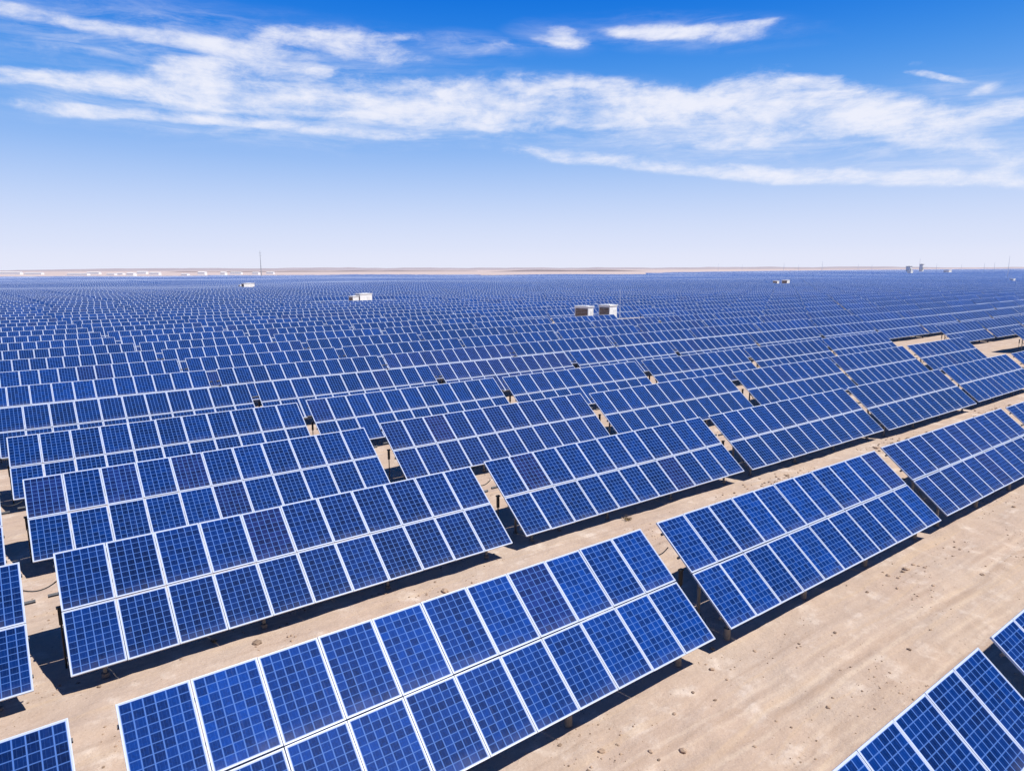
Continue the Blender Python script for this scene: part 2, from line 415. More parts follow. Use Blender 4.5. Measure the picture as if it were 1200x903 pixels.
CAB = [  # cabins: photo x of the middle, y of the roof, roof height, size (x, y, z), turn
    (684.5, 358.5, 3.5, (1.25, 2.3, 2.8), 'paler louvred inverter cabin among the tables, the shorter of the close pair'),
    (712.5, 357.0, 3.75, (1.85, 1.75, 3.0), 'white inverter cabin beside a thin mast, the taller of the close pair'),
    (414.5, 346.5, 3.2, (1.5, 1.4, 2.6), 'small white cabin standing in front of a longer white cabin far off'),
    (426.0, 343.5, 3.6, (3.2, 1.7, 2.8), 'long white cabin behind a small cabin, far among the tables'),
    (282.5, 333.5, 3.2, (1.4, 1.0, 2.6), 'tiny white cabin just beside a longer white one below the tall mast'),
    (290.5, 332.2, 3.8, (4.0, 1.8, 3.0), 'long white cabin far off, below and beside the tall mast'),
    (909.5, 328.5, 3.4, (2.4, 1.8, 2.8), 'white cabin far off, first of a distant pair with a gap between'),
    (921.0, 327.5, 3.8, (3.2, 2.2, 3.2), 'white cabin far off, second and brighter of the distant pair'),
]
cab_pos = []
for px, py, zt, size, lab in CAB:
    p = on_height(px, py, zt); cab_pos.append((p.x, p.y, zt, size, lab))
MISSING = {(3, 6), (4, 6)}

def corners(x0, yt):
    return [(x0 + a * TOTX, yt - b * SL * CT, ZT - b * SL * ST) for a in (0, .125, .25, .375, .5, .625, .75, .875, 1) for b in (0, .5, 1)]
tables = []
for r in range(0, 420):
    yt0 = 3.62 + 6.93 * r
    kmax = int((yt0 * 3.9 + 60) / 11.6) + 3
    if r == 0: kmax = 4
    for k in range(-5, kmax):
        if (r, k) in MISSING: continue
        x0, yt, rnd = slot(r, k)
        xc, yc = x0 + TOTX / 2, yt - SL * CT / 2
        depth = xc * FW.x + yc * FW.y - (ZT - H) * 0
        if depth > 2600 or (depth > 40 and xc < -60): continue
        pc = proj((xc, yc, 2))
        inside = 0
        for c in corners(x0, yt):
            q = proj(c)
            if q and -1 <= q[0] <= PWID + 1 and 0 <= q[1] <= PHEI + 1: inside += 1
        if not inside:
            if depth > 90 and (pc is None or not (-60 < pc[0] < PWID + 260)): continue
            if depth > 260: continue
            if yt < 2: continue
        # the far edge of the field
        if pc is not None and depth > 500:
            lim = 690 if pc[0] < 250 else 760 if pc[0] < 560 else 690 if pc[0] < 760 else 900 + (pc[0] - 760) * 3.2
            lim += 25 * noise.noise(Vector((xc / 60, 0, 1)))
            if depth > lim: continue
        if any(abs(xc - c[0]) < TOTX / 2 + c[3][0] / 2 + 0.4 and -5.5 < yc - c[1] < 3.3 for c in cab_pos): continue
        area = inside / max(depth, 4) ** 3             # slanted face: width and height both shrink, height faster
        tables.append(dict(r=r, k=k, x0=x0, yt=yt, xc=xc, yc=yc, depth=depth, inside=inside, area=area, rnd=rnd))
seen = sorted([t for t in tables if t['inside']], key=lambda t: -t['area'])
INDIV = seen[:300]
for i, t in enumerate(INDIV): t['rank'] = i
NEAR = 46

def tint_for(t, rnd, tone):
    """a module's own blue: mostly the table's tone, now and then a purplish or a duller one; far ones paled by painted haze"""
    a = rnd.uniform(0.82, 1.2) * tone[0]
    pr = tone[1]
    if rnd.random() < 0.06: pr = min(1.0, pr + rnd.uniform(0.2, 0.6))
    d = t['depth']; pale = min(0.50, max(0.0, (d - 60) / 800.0))     # distance haze painted into the module colour, stronger farther out
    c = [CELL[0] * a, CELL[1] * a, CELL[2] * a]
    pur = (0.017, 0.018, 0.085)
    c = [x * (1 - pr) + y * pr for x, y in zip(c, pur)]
    dust_haze = (0.05, 0.145, 0.45)  # colour of the painted distance haze
    c = [x * (1 - pale) + y * pale for x, y in zip(c, dust_haze)]
    return (*c, 1)
def tone_for(t):
    n = noise.noise(Vector((t['xc'] / 70, t['yc'] / 70, 8.0)))
    rnd = t['rnd']
    pr = max(0.0, 0.02 + 0.22 * n) + (rnd.uniform(0.15, 0.4) if rnd.random() < 0.10 and t['r'] > 3 else 0)
    return (rnd.uniform(0.84, 1.18) * (1.0 + 0.30 * n), min(pr, 0.65))
TONES = {(5, 2): (1.0, .55), (6, 2): (1.0, .5), (3, 1): (0.95, .2), (1, 2): (1.05, .22), (1, 1): (1.25, .02), (1, 0): (1.5, 0.0), (2, 0): (0.9, 0.04), (3, 0): (0.95, 0.0)}

ORD = 'first second third fourth fifth sixth seventh eighth ninth tenth eleventh twelfth thirteenth fourteenth fifteenth sixteenth seventeenth eighteenth nineteenth'.split()
TENS = {2: 'twent', 3: 'thirt', 4: 'fort', 5: 'fift', 6: 'sixt'}
def ordinal(n):
    if n <= 19: return ORD[n - 1]
    t, u = divmod(n, 10)
    return TENS[t] + ('ieth' if u == 0 else 'y-' + ORD[u - 1])
rows = {}
for t in seen: rows.setdefault(t['r'], []).append(t)
for r, L in rows.items():
    L.sort(key=lambda t: t['x0'])
    for i, t in enumerate(L): t['ord'] = i + 1
SPECIAL = {(0, 0): 'blue solar table cut off by the bottom corner, in front of the sandy track',
           (0, 1): 'small cut-off end of a blue solar table in the frontmost row, beyond a black gap',
           (1, 0): 'nearest and largest blue solar table, its white cell lines sharp, behind the sandy track',
           (1, -1): 'blue solar table with only one small end showing beside the nearest large table',
           (2, -1): 'blue solar table showing one column of panels beside a sandy gap in the third row'}
def label_of(t):
    if (t['r'], t['k']) in SPECIAL: return SPECIAL[(t['r'], t['k'])]
    size = 'large' if t['depth'] < 30 else 'smaller' if t['depth'] < 75 else 'far'
    return f"{size} blue solar table, {ordinal(t['ord'])} from the left in the {ordinal(t['r'] + 1)} row from the front"
GROUP = 'blue solar tables in rows on the sand'

def add_child(name, me, parent, mx):
    o = bpy.data.objects.new(name, me); col.objects.link(o); o.parent = parent; o.matrix_local = mx
    return o
MODMX = [Matrix.Translation(slope_pt(x, s)) @ TR for x, s in SLOTS]

protos = {}
def build_proto(near):
    root = empty('solar_table', (0, 0, 0))
    kids = []
    for mx in MODMX:
        p = add_child('solar_panel', ME_GLASS if near else ME_WHOLE, root, mx)
        sub = []
        if near:
            f = add_child('panel_frame', ME_FRAME, p, Matrix.Identity(4)); sub.append(f)
        kids.append((p, sub))
    if near:
        for n, m, mx in SUP: kids.append((add_child(n, m, root, mx), []))
    else:
        kids.append((add_child('support_frame', ME_SUP, root, Matrix.Identity(4)), []))
    return root, kids
def copy_table(pr):
    r = pr[0].copy(); col.objects.link(r); kids = []
    for c, subs in pr[1]:
        d = c.copy(); col.objects.link(d); d.parent = r; ss = []
        for s in subs:
            e = s.copy(); col.objects.link(e); e.parent = d; ss.append(e)
        kids.append((d, ss))
    return r, kids
used = set()
for i, t in enumerate(INDIV):
    near = i < NEAR
    if near not in protos: protos[near] = build_proto(near)
    tb = copy_table(protos[near]) if near in used else protos[near]
    used.add(near)
    root, kids = tb
    z = far_wave(t['xc'], t['yc'])
    root.location = (t['xc'], t['yc'], z); root.rotation_euler = (0, 0, t['rnd'].uniform(-0.003, 0.003))
    tag(root, label_of(t), 'solar table', GROUP)
    tone = TONES.get((t['r'], t['k'])) or tone_for(t)
    for c, _ in kids:
        if t['r'] == 1 and c.name.startswith('purlin'):   # in this row the topmost rail is the one that sticks out
            if c.data == ME_PURL_LONG: c.data = ME_PURL
            elif abs(c.matrix_local.translation.z - TOPRAIL) < 0.02: c.data = ME_PURL_LONG
        if c.name.startswith('solar_panel'):
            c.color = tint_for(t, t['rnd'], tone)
            if i < NEAR:                               # panels are never set perfectly flush
                c.location.z += t['rnd'].uniform(-0.004, 0.004)
                c.rotation_euler.x += t['rnd'].uniform(-0.004, 0.004); c.rotation_euler.y += t['rnd'].uniform(-0.003, 0.003)

# the rest of the field: one object
rest = [t for t in tables if 'rank' not in t]
b = MB()
sup_v = [v.co.copy() for v in ME_SUP.vertices]; sup_f = [(tuple(p.vertices), p.material_index) for p in ME_SUP.polygons]
for t in rest:
    z = far_wave(t['xc'], t['yc']); org = Vector((t['xc'], t['yc'], z)); rnd = t['rnd']; tone = tone_for(t)
    if t['depth'] < 330:
        for mx in MODMX:
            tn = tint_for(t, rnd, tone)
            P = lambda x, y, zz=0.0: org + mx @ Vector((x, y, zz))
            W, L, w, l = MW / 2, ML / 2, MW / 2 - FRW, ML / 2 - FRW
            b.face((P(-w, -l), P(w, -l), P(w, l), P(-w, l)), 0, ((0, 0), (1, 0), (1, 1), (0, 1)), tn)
            o = [(-W, -L), (W, -L), (W, L), (-W, L)]; q = [(-w, -l), (w, -l), (w, l), (-w, l)]
            for k in range(4):
                b.face((P(*o[k]), P(*o[(k + 1) % 4]), P(*q[(k + 1) % 4]), P(*q[k])), 1)
                b.face((P(*o[k], -TH), P(*o[(k + 1) % 4], -TH), P(*o[(k + 1) % 4]), P(*o[k])), 1)
            b.face([P(*c, -TH) for c in o[::-1]], 2)
        for x in RAFT:
            a = slope_pt(x, SF); b.box(org + Vector((a.x, a.y, a.z / 2 - 0.2)), (0.07, 0.06, a.z), 3)
            a = slope_pt(x, SR); b.box(org + Vector((a.x, a.y, a.z / 2 - 0.2)), (0.07, 0.06, a.z), 3)
    else:
        c = [org + slope_pt(0, SL), org + slope_pt(TOTX, SL), org + slope_pt(TOTX, 0), org + slope_pt(0, 0)]
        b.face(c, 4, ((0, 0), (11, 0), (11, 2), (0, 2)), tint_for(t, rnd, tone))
        n = NRM * -0.06
        b.face([p + n for p in c[::-1]], 2)
        b.face((c[0] + n, c[1] + n, c[1], c[0]), 1); b.face((c[2] + n, c[3] + n, c[3], c[2]), 1)
tag(link('distant_solar_field', b.mesh('distant_solar_field', [M['cell_att'], M['alu'], M['back'], M['steel'], M['cell_far']])),
    'mass of blue solar tables too far off to count, up to the horizon', 'solar tables', kind='stuff')
print('tables', len(tables), 'seen', len(seen), 'rest', len(rest), 'ground', len(gv))

# ------------------------------------------------------------------ cables across the gaps of the nearest tables
def cable(a, c, sag, lab):
    m = MB(); pts = [a.lerp(c, i / 8) + Vector((0, 0, -sag * 4 * (i / 8) * (1 - i / 8))) for i in range(9)]
    for p, q in zip(pts, pts[1:]): m.tube(p, q, 0.014, n=6)
    o = link('cable', m.mesh('cable', [M['black']], True)); tag(o, lab, 'cable', 'cables between the tables')
for r, k, lab in ((2, -1, 'thin dark cable across the sandy gap at the near end of the third row'),
                  (3, -1, 'thin dark cable across the narrow gap at the end of the fourth row'),
                  (2, 0, 'thin dark cable across the gap between the two middle tables of the third row'),
                  (1, 0, 'thin dark cable spanning the gap beside the nearest large table')):
    a = slot(r, k); c = slot(r, k + 1)
    pa = Vector((a[0] + TOTX, a[1], ZT)) + DN * 0.62 + NRM * -0.16; pc = Vector((c[0], c[1], ZT)) + DN * 0.62 + NRM * -0.16
    cable(pa, pc, 0.10, lab)

# ------------------------------------------------------------------ cabins
def cabin(x, y, zt, size, lab):
    g = far_wave(x, y); sx, sy, sz = size; base = zt - sz - 0.12
    root = empty('inverter_cabin', (x, y, g), 0.22); tag(root, lab, 'cabin', 'inverter cabins in the field')
    m = MB(); m.box((0, 0, base / 2 - 0.2), (sx + 0.3, sy + 0.3, base + 0.4)); link('plinth', m.mesh('plinth', [M['concrete']]), root)
    m = MB(); m.box((0, 0, base + sz / 2), (sx, sy, sz))
    for s in (-1, 1):
        for q in (-1, 1): m.box((s * (sx / 2 - 0.04), q * (sy / 2 - 0.04), base + sz / 2), (0.12, 0.12, sz - 0.01))
    link('wall', m.mesh('wall', [M['white']]), root)
    m = MB(); m.box((0, 0, zt - 0.06), (sx + 0.24, sy + 0.24, 0.12)); m.box((0, 0, zt + 0.03), (sx * 0.5, sy * 0.5, 0.06)); link('roof', m.mesh('roof', [M['white']]), root)
    # the end towards the camera's left carries louvres, the front a door
    for q in range(2):
        m = MB(); cy = (q - 0.5) * sy * 0.46
        for j in range(11): m.box((-sx / 2 - 0.03, cy, base + sz * 0.11 + j * sz * 0.078), (0.05, sy * 0.44, sz * 0.062))
        link('louvre', m.mesh('louvre', [M['brown']]), root)
    dw = min(0.8, sx * 0.5); m = MB(); m.box((sx * 0.2, -sy / 2 - 0.015, base + sz * 0.43), (dw, 0.03, sz * 0.78)); d = link('door', m.mesh('door', [M['doorwhite']]), root)
    m = MB(); m.box((sx * 0.2 + dw * 0.36, -sy / 2 - 0.05, base + sz * 0.43), (0.04, 0.05, 0.2)); link('handle', m.mesh('handle', [M['black']]), d)
for c in cab_pos: cabin(*c)

# ------------------------------------------------------------------ masts
def mast(px, ytop, ybase_depth, lab, r=0.1, cross=False):
    top = at_depth(px, ytop, ybase_depth); g = far_wave(top.x, top.y); h = top.z - g
    root = empty('mast', (top.x, top.y, g)); tag(root, lab, 'mast', 'thin masts standing in the field')
    m = MB(); m.tube((0, 0, -0.3), (0, 0, h * 0.5), r, r * 0.8, 8); m.tube((0, 0, h * 0.5), (0, 0, h), r * 0.7, r * 0.35, 8)
    link('pole', m.mesh('pole', [M['alu' if not cross else 'grey']]), root)
    m = MB(); m.box((0, 0, -0.05), (r * 6, r * 6, 0.4)); link('footing', m.mesh('footing', [M['concrete']]), root)
    if cross:
        m = MB(); m.box((0, 0, h * 0.93), (h * 0.10, 0.12, 0.12)); m.box((0, 0, h * 0.84), (h * 0.13, 0.12, 0.12)); link('cross_arm', m.mesh('cross_arm', [M['grey']]), root)
mast(727.0, 339.5, 100, 'pale lightning mast beside the taller cabin of the close pair', 0.075)
mast(304.5, 294.0, 640, 'tallest thin mast on the horizon, above a far long cabin', 0.45, True)
mast(1183.5, 300.0, 420, 'thin grey mast rising over the horizon by the edge of the photo', 0.16)
mast(964.0, 306.0, 900, 'short thin mast on the horizon between the far cabins and white tanks', 0.28)
mast(1078.5, 303.0, 1000, 'thin mast rising out of the white towers on the horizon', 0.3)
mast(1154.0, 308.0, 900, 'faint short mast on the horizon between white towers and grey mast', 0.25)

for px, yt_, dp in ((919.0, 307.5, 950), (936.0, 309.5, 1300), (842.0, 308.5, 1500), (1006.0, 309.0, 1200), (1022.0, 310.0, 1200), (1098.0, 308.5, 1100), (1127.0, 309.5, 1200), (1166.0, 307.0, 1000), (870.0, 309.5, 1500)):
    mast(px, yt_, dp, 'faint short mast among several along the horizon', 0.26)
# ------------------------------------------------------------------ white towers and sheds on the far edge
def tower(px, ytop, depth, w, lab):
    top = at_depth(px, ytop, depth); g = 0.0; h = top.z
    root = empty('white_tower', (top.x, top.y, g)); tag(root, lab, 'tower')
    m = MB(); m.box((0, 0, h * 0.45), (w, w, h * 0.9)); link('wall', m.mesh('wall', [M['white']]), root)
    m = MB(); m.box((0, 0, h * 0.93), (w * 1.15, w * 1.15, h * 0.06)); m.tube((0, 0, h * 0.96), (0, 0, h), w * 0.2, w * 0.12, 8); link('roof', m.mesh('roof', [M['grey']]), root)
    m = MB(); m.box((-w * 0.15, -w / 2 - 0.1, h * 0.5), (w * 0.3, 0.2, h * 0.3)); link('window', m.mesh('window', [M['black']]), root)
tower(1065.5, 311.5, 1000, 6.0, 'wide pale tower on the horizon, lower of two beside the mast')
tower(1080.5, 309.0, 1000, 4.2, 'slim white tower on the horizon beside the thin mast')
for px, py, d, w, lab in ((1110.5, 317.5, 800, 8.0, 'single bright white shed on the horizon right of two towers'),
                          (1066.5, 318.5, 700, 5.0, 'low white shed just below the wide pale tower'),
                          (1186.0, 330.0, 330, 2.4, 'small white hut beside two dark ones under the grey mast')):
    p = at_depth(px, py, d); h = p.z + 1.6
    root = empty('white_shed', (p.x, p.y, 0)); tag(root, lab, 'shed')
    m = MB(); m.box((0, 0, h * 0.42), (w, w * 0.7, h * 0.84)); link('wall', m.mesh('wall', [M['white']]), root)
    m = MB(); m.box((0, 0, h * 0.9), (w * 1.06, w * 0.76, h * 0.12)); link('roof', m.mesh('roof', [M['white']]), root)
SHED = [(8, 38), (40, 22), (92, 26), (110, 16), (131, 10), (141, 9), (154, 9), (167, 12), (182, 12), (217, 8), (237, 9), (262, 6), (277, 14), (300, 8), (317, 9)]
shed0 = None
for px, wpx in SHED:
    d = random.choice((1000, 1100, 1200, 1320)); p = at_depth(px, 319.0, d); w = wpx / F * d * 0.9
    root = empty('greenhouse_shed', (p.x, p.y, 0), -YAW)
    tag(root, 'low white shed in the bright line along the horizon beyond the field', 'shed', 'white sheds along the horizon')
    h = random.uniform(3.2, 6.2)
    m = MB(); m.box((0, 0, h * 0.4), (w, 9, h * 0.8)); link('wall', m.mesh('wall', [M['white']]), root)
    m = MB()
    a, c2 = (-w / 2 - .3, -4.9, h * 0.8), (w / 2 + .3, -4.9, h * 0.8); e, f2 = (-w / 2 - .3, 0, h), (w / 2 + .3, 0, h); g1, h1 = (-w / 2 - .3, 4.9, h * 0.8), (w / 2 + .3, 4.9, h * 0.8)
    m.face((a, c2, f2, e)); m.face((e, f2, h1, g1)); m.face((a, e, g1)); m.face((c2, h1, f2)); m.face((a, g1, h1, c2))
    link('roof', m.mesh('roof', [M['white']]), root)

# ------------------------------------------------------------------ hills
hm = MB()
def ridge(d, x0, x1, top, n, seed, steep=0.90, mat=0):
    """A long low hill between two bearings (photo x), at distance d; top(px) = its height in metres."""
    front, crest, back = [], [], []
    for i in range(n + 1):
        px = x0 + (x1 - x0) * i / n
        h = max(0.0, top(px)) + 1.2 * noise.noise(Vector((px * 0.02, seed, 0)))
        q = Vector((ray(px, 330).x, ray(px, 330).y, 0)); q = q / q.dot(Vector((FW.x, FW.y, 0)).normalized())
        front.append(q * (d * steep) + Vector((0, 0, -1))); crest.append(q * d + Vector((0, 0, h))); back.append(q * (d * 1.15) + Vector((0, 0, -1)))
    for i in range(n):
        hm.face((front[i], front[i + 1], crest[i + 1], crest[i]), mat); hm.face((crest[i], crest[i + 1], back[i + 1], back[i]), mat)
bump = lambda px, c, w, a: a * math.exp(-((px - c) / w) ** 4)
ridge(5200, -700, 2100, lambda p: 4 + 14 * math.exp(-((p - 420) / 260) ** 2) + 10 * math.exp(-((p - 150) / 140) ** 2) + 9 * math.exp(-((p - 900) / 240) ** 2) + 6 * noise.noise(Vector((p * 0.012, 4, 2))) + 5 * noise.noise(Vector((p * 0.045, 9, 2))), 260, 1.0)
ridge(1900, 570, 770, lambda p: bump(p, 664, 80, 4.6), 60, 2.0, 0.975, 1)
ridge(2300, 180, 560, lambda p: bump(p, 380, 170, 3.2) + 1.5 * noise.noise(Vector((p * 0.03, 1, 2))), 90, 5.0, 0.985, 1)
ridge(4500, 930, 1060, lambda p: bump(p, 995, 55, 14), 40, 3.0)
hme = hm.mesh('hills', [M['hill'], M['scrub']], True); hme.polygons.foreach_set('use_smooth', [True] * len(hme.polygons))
tag(link('hills', hme), kind='structure')

# ------------------------------------------------------------------ rocks, clods, dry tufts
def rock_mesh(seed, mat, flat=0.6):
    rnd = random.Random(seed); bm = bmesh.new(); bmesh.ops.create_icosphere(bm, subdivisions=2, radius=1.0)
    o = Vector((rnd.uniform(0, 50), rnd.uniform(0, 50), 0))
    for v in bm.verts:
        n = v.co.normalized(); v.co = n * (1 + 0.45 * noise.noise(n * 1.3 + o) + 0.2 * noise.noise(n * 3.1 + o)); v.co.z *= flat
    me = bpy.data.meshes.new('rock'); bm.to_mesh(me); bm.free(); me.materials.append(mat); return me
rocks = [rock_mesh(s, M['rock' if s % 2 else 'clod']) for s in range(6)]
# the ones that stand out in the photo (photo x, y, half-size in m)
SPOTS = [(1151, 676, .13), (834, 763, .11), (884, 765, .09), (936, 758, .07), (834, 788, .12), (978, 746, .08), (705, 886, .13), (656, 876, .08), (970, 833, .09), (838, 823, .08),
         (884, 879, .07), (1065, 763, .10), (1090, 742, .07), (1118, 637, .08), (452, 707, .09), (337, 741, .07), (214, 787, .07), (118, 818, .10), (1188, 596, .14), (655, 632, .16),
         (744, 604, .14), (1000, 632, .10), (1075, 702, .07), (925, 690, .07), (790, 841, .08), (812, 816, .07)]
for i, (px, py, s) in enumerate(SPOTS):
    s *= 0.52
    p = on_height(px, py, 0.0); p.z = ground_z(p.x, p.y)
    o = link('rock', rocks[i % 6]); o.location = (p.x, p.y, p.z + s * 0.25); o.scale = (s, s * random.uniform(0.6, 1), s * random.uniform(.6, 1)); o.rotation_euler = (0, 0, random.uniform(0, 6))
    tag(o, 'small brown rock lying loose on the pale sand between the rows', 'rock', 'small rocks on the sand')
def tuft_mesh(seed):
    rnd = random.Random(seed); m = MB()
    for i in range(46):
        a = rnd.uniform(0, 6.28); t = rnd.uniform(0.1, 1.1); L = rnd.uniform(0.5, 1.0)
        d = Vector((math.cos(a) * math.sin(t), math.sin(a) * math.sin(t), math.cos(t))); s = Vector((-math.sin(a), math.cos(a), 0)) * 0.03
        b0 = Vector((rnd.uniform(-.25, .25), rnd.uniform(-.25, .25), -0.05)); e = b0 + d * L
        m.face((b0 - s, b0 + s, e + s * 0.2 + Vector((0, 0, -0.12 * t)), e - s * 0.2))
    return m.mesh('dry_tuft', [M['dry']])
tufts = [tuft_mesh(s) for s in range(3)]
TUFT = [(640, 628, .22, 'dry brown tuft on the sand strip below the gap in the third row'), (735, 618, .24, 'dry brown tuft by a stone, just before the right table of the second row'),
        (1072, 500, .35, 'dry tuft on the far sand strip under the dark shadow edge'), (812, 577, .28, 'dry tuft on the narrow sand strip between second and third rows'),
        (252, 765, .12, 'tiny dry tuft on the sand between the largest table and the one behind'), (1010, 590, .2, 'dry tuft at the shaded foot of the second row')]
for i, (px, py, s, lab) in enumerate(TUFT):
    p = on_height(px, py, 0.0); p.z = ground_z(p.x, p.y)
    o = link('dry_tuft', tufts[i % 3]); o.location = p; o.scale = (s, s, s); o.rotation_euler = (0, 0, i * 1.3); tag(o, lab, 'dry tuft', 'dry tufts on the sand')
gb = MB()
protos_g = []
for s in range(5):
    rnd = random.Random(s + 50); bm = bmesh.new(); bmesh.ops.create_icosphere(bm, subdivisions=1, radius=1.0)
    for v in bm.verts: v.co *= rnd.uniform(0.7, 1.2); v.co.z *= 0.6
    protos_g.append(([v.co.copy() for v in bm.verts], [tuple(v.index for v in f.verts) for f in bm.faces])); bm.free()
rg = random.Random(77); cnt = 0
while cnt < 11000:
    x, y = rg.uniform(-3, 45), rg.uniform(2.5, 26)
    if noise.noise(Vector((x * 0.45, y * 0.6, 11))) < rg.uniform(-0.1, 0.6): continue
    z = ground_z(x, y); s = 0.007 + 0.026 * rg.random() ** 5; mat = 0 if rg.random() < 0.3 else 1
    vs, fs = rg.choice(protos_g); a = rg.uniform(0, 6.28); ca, sa = math.cos(a) * s, math.sin(a) * s
    base = len(gb.v)
    gb.v += [(x + v.x * ca - v.y * sa, y + v.x * sa + v.y * ca, z + v.z * s + s * 0.2) for v in vs]
    for f in fs: gb.f.append(tuple(base + i for i in f)); gb.m.append(mat); gb.uv.append(None); gb.c.append(None)
    cnt += 1
for i in range(2600):                                  # spoil thrown up along the foot of the rows
    rr = rg.random(); y0 = 14.55 if rr < 0.6 else 7.75 if rr < 0.85 else 21.3
    x = rg.uniform(-2, 60); y = y0 + rg.gauss(0, 0.32)
    if noise.noise(Vector((x * 0.35, y0, 4.4))) < 0.08: continue
    z = ground_z(x, y); s = 0.012 + 0.06 * rg.random() ** 4 + (0.10 * rg.random() if i % 40 == 0 else 0); vs, fs = rg.choice(protos_g); a = rg.uniform(0, 6.28); ca, sa = math.cos(a) * s, math.sin(a) * s
    base = len(gb.v); gb.v += [(x + v.x * ca - v.y * sa, y + v.x * sa + v.y * ca, z + v.z * s + s * 0.2) for v in vs]
    mat = 0 if rg.random() < 0.25 else 1
    for f in fs: gb.f.append(tuple(base + i2 for i2 in f)); gb.m.append(mat); gb.uv.append(None); gb.c.append(None)
tag(link('gravel', gb.mesh('gravel', [M['rock'], M['clod']])), 'loose gravel and crumbs scattered over the pale sand', 'gravel', kind='stuff')

# ------------------------------------------------------------------ light
SUN = Vector((0.36, -0.53, 1.0)).normalized()
sd = bpy.data.lights.new('sun', 'SUN'); sd.energy = 4.9; sd.angle = R(0.53); sd.color = (1.0, 0.955, 0.88)
so = bpy.data.objects.new('sun', sd); col.objects.link(so); so.rotation_euler = SUN.to_track_quat('Z', 'Y').to_euler(); so.location = (0, 0, 60)

w = bpy.data.worlds.new('World'); scn.world = w; w.use_nodes = True
nt = NT(w.node_tree); bg = w.node_tree.nodes['Background']
sky = nt.new('ShaderNodeTexSky', sky_type='NISHITA'); sky.sun_disc = False
sky.sun_elevation = math.asin(SUN.z); sky.sun_rotation = math.atan2(SUN.x, SUN.y); sky.air_density = 1.0; sky.dust_density = 0.6; sky.ozone_density = 2.0; sky.altitude = 1200
tc = nt.new('ShaderNodeTexCoord').outputs['Generated']
X_, Y_, Z_ = nt.sep(tc)
el = nt.math('ARCSINE', nt.math('MINIMUM', nt.math('MAXIMUM', Z_, -1.0), 1.0))
rx = nt.math('ADD', nt.math('MULTIPLY', X_, rt0.x), nt.math('MULTIPLY', Y_, rt0.y))
ry = nt.math('ADD', nt.math('MULTIPLY', X_, fwd0.x), nt.math('MULTIPLY', Y_, fwd0.y))
az = nt.math('ARCTAN2', rx, ry)
ramp = nt.new('ShaderNodeValToRGB'); ramp.color_ramp.interpolation = 'B_SPLINE'
nt.l.new(nt.math('DIVIDE', el, math.pi / 2), ramp.inputs[0])
stops = [(0.0, (0.79, 0.815, 0.96)), (0.018, (0.76, 0.80, 0.965)), (0.06, (0.52, 0.66, 0.95)), (0.10, (0.29, 0.50, 0.91)), (0.15, (0.085, 0.335, 0.84)),
         (0.20, (0.012, 0.205, 0.77)), (0.245, (0.0, 0.145, 0.70)), (0.34, (0.001, 0.06, 0.30)), (0.55, (0.001, 0.026, 0.12)), (1.0, (0.001, 0.016, 0.08))]
els = ramp.color_ramp.elements
els[0].position, els[0].color = stops[0][0], (*stops[0][1], 1); els[1].position, els[1].color = stops[-1][0], (*stops[-1][1], 1)
for pnt, c in stops[1:-1]:
    e = els.new(pnt); e.color = (*c, 1)
grad = nt.new('ShaderNodeVectorMath', operation='SCALE'); nt.l.new(ramp.outputs[0], grad.inputs[0]); grad.inputs['Scale'].default_value = 10.0
base = nt.mix(0.985, sky.outputs[0], grad.outputs[0])
# cirrus: soft bands laid out by bearing and height above the horizon, torn by noise
def dir_of(px, py):
    d = ray(px, py).normalized()
    return math.atan2(d.dot(rt0), d.dot(fwd0)), math.asin(d.z)
UV = nt.comb(az, el, 0.0)
warpn = nt.new('ShaderNodeTexNoise'); warpn.inputs['Scale'].default_value = 5.0; warpn.inputs['Detail'].default_value = 5
nt.l.new(nt.mapping(UV, scale=(1.0, 3.0, 1)), warpn.inputs['Vector'])
wv = nt.new('ShaderNodeVectorMath', operation='SUBTRACT'); nt.l.new(warpn.outputs['Color'], wv.inputs[0]); wv.inputs[1].default_value = (0.5, 0.5, 0.5)
ws = nt.new('ShaderNodeVectorMath', operation='MULTIPLY'); nt.l.new(wv.outputs[0], ws.inputs[0]); ws.inputs[1].default_value = (0.09, 0.026, 0)
wa = nt.new('ShaderNodeVectorMath', operation='ADD'); nt.l.new(UV, wa.inputs[0]); nt.l.new(ws.outputs[0], wa.inputs[1])
UVW = wa.outputs[0]
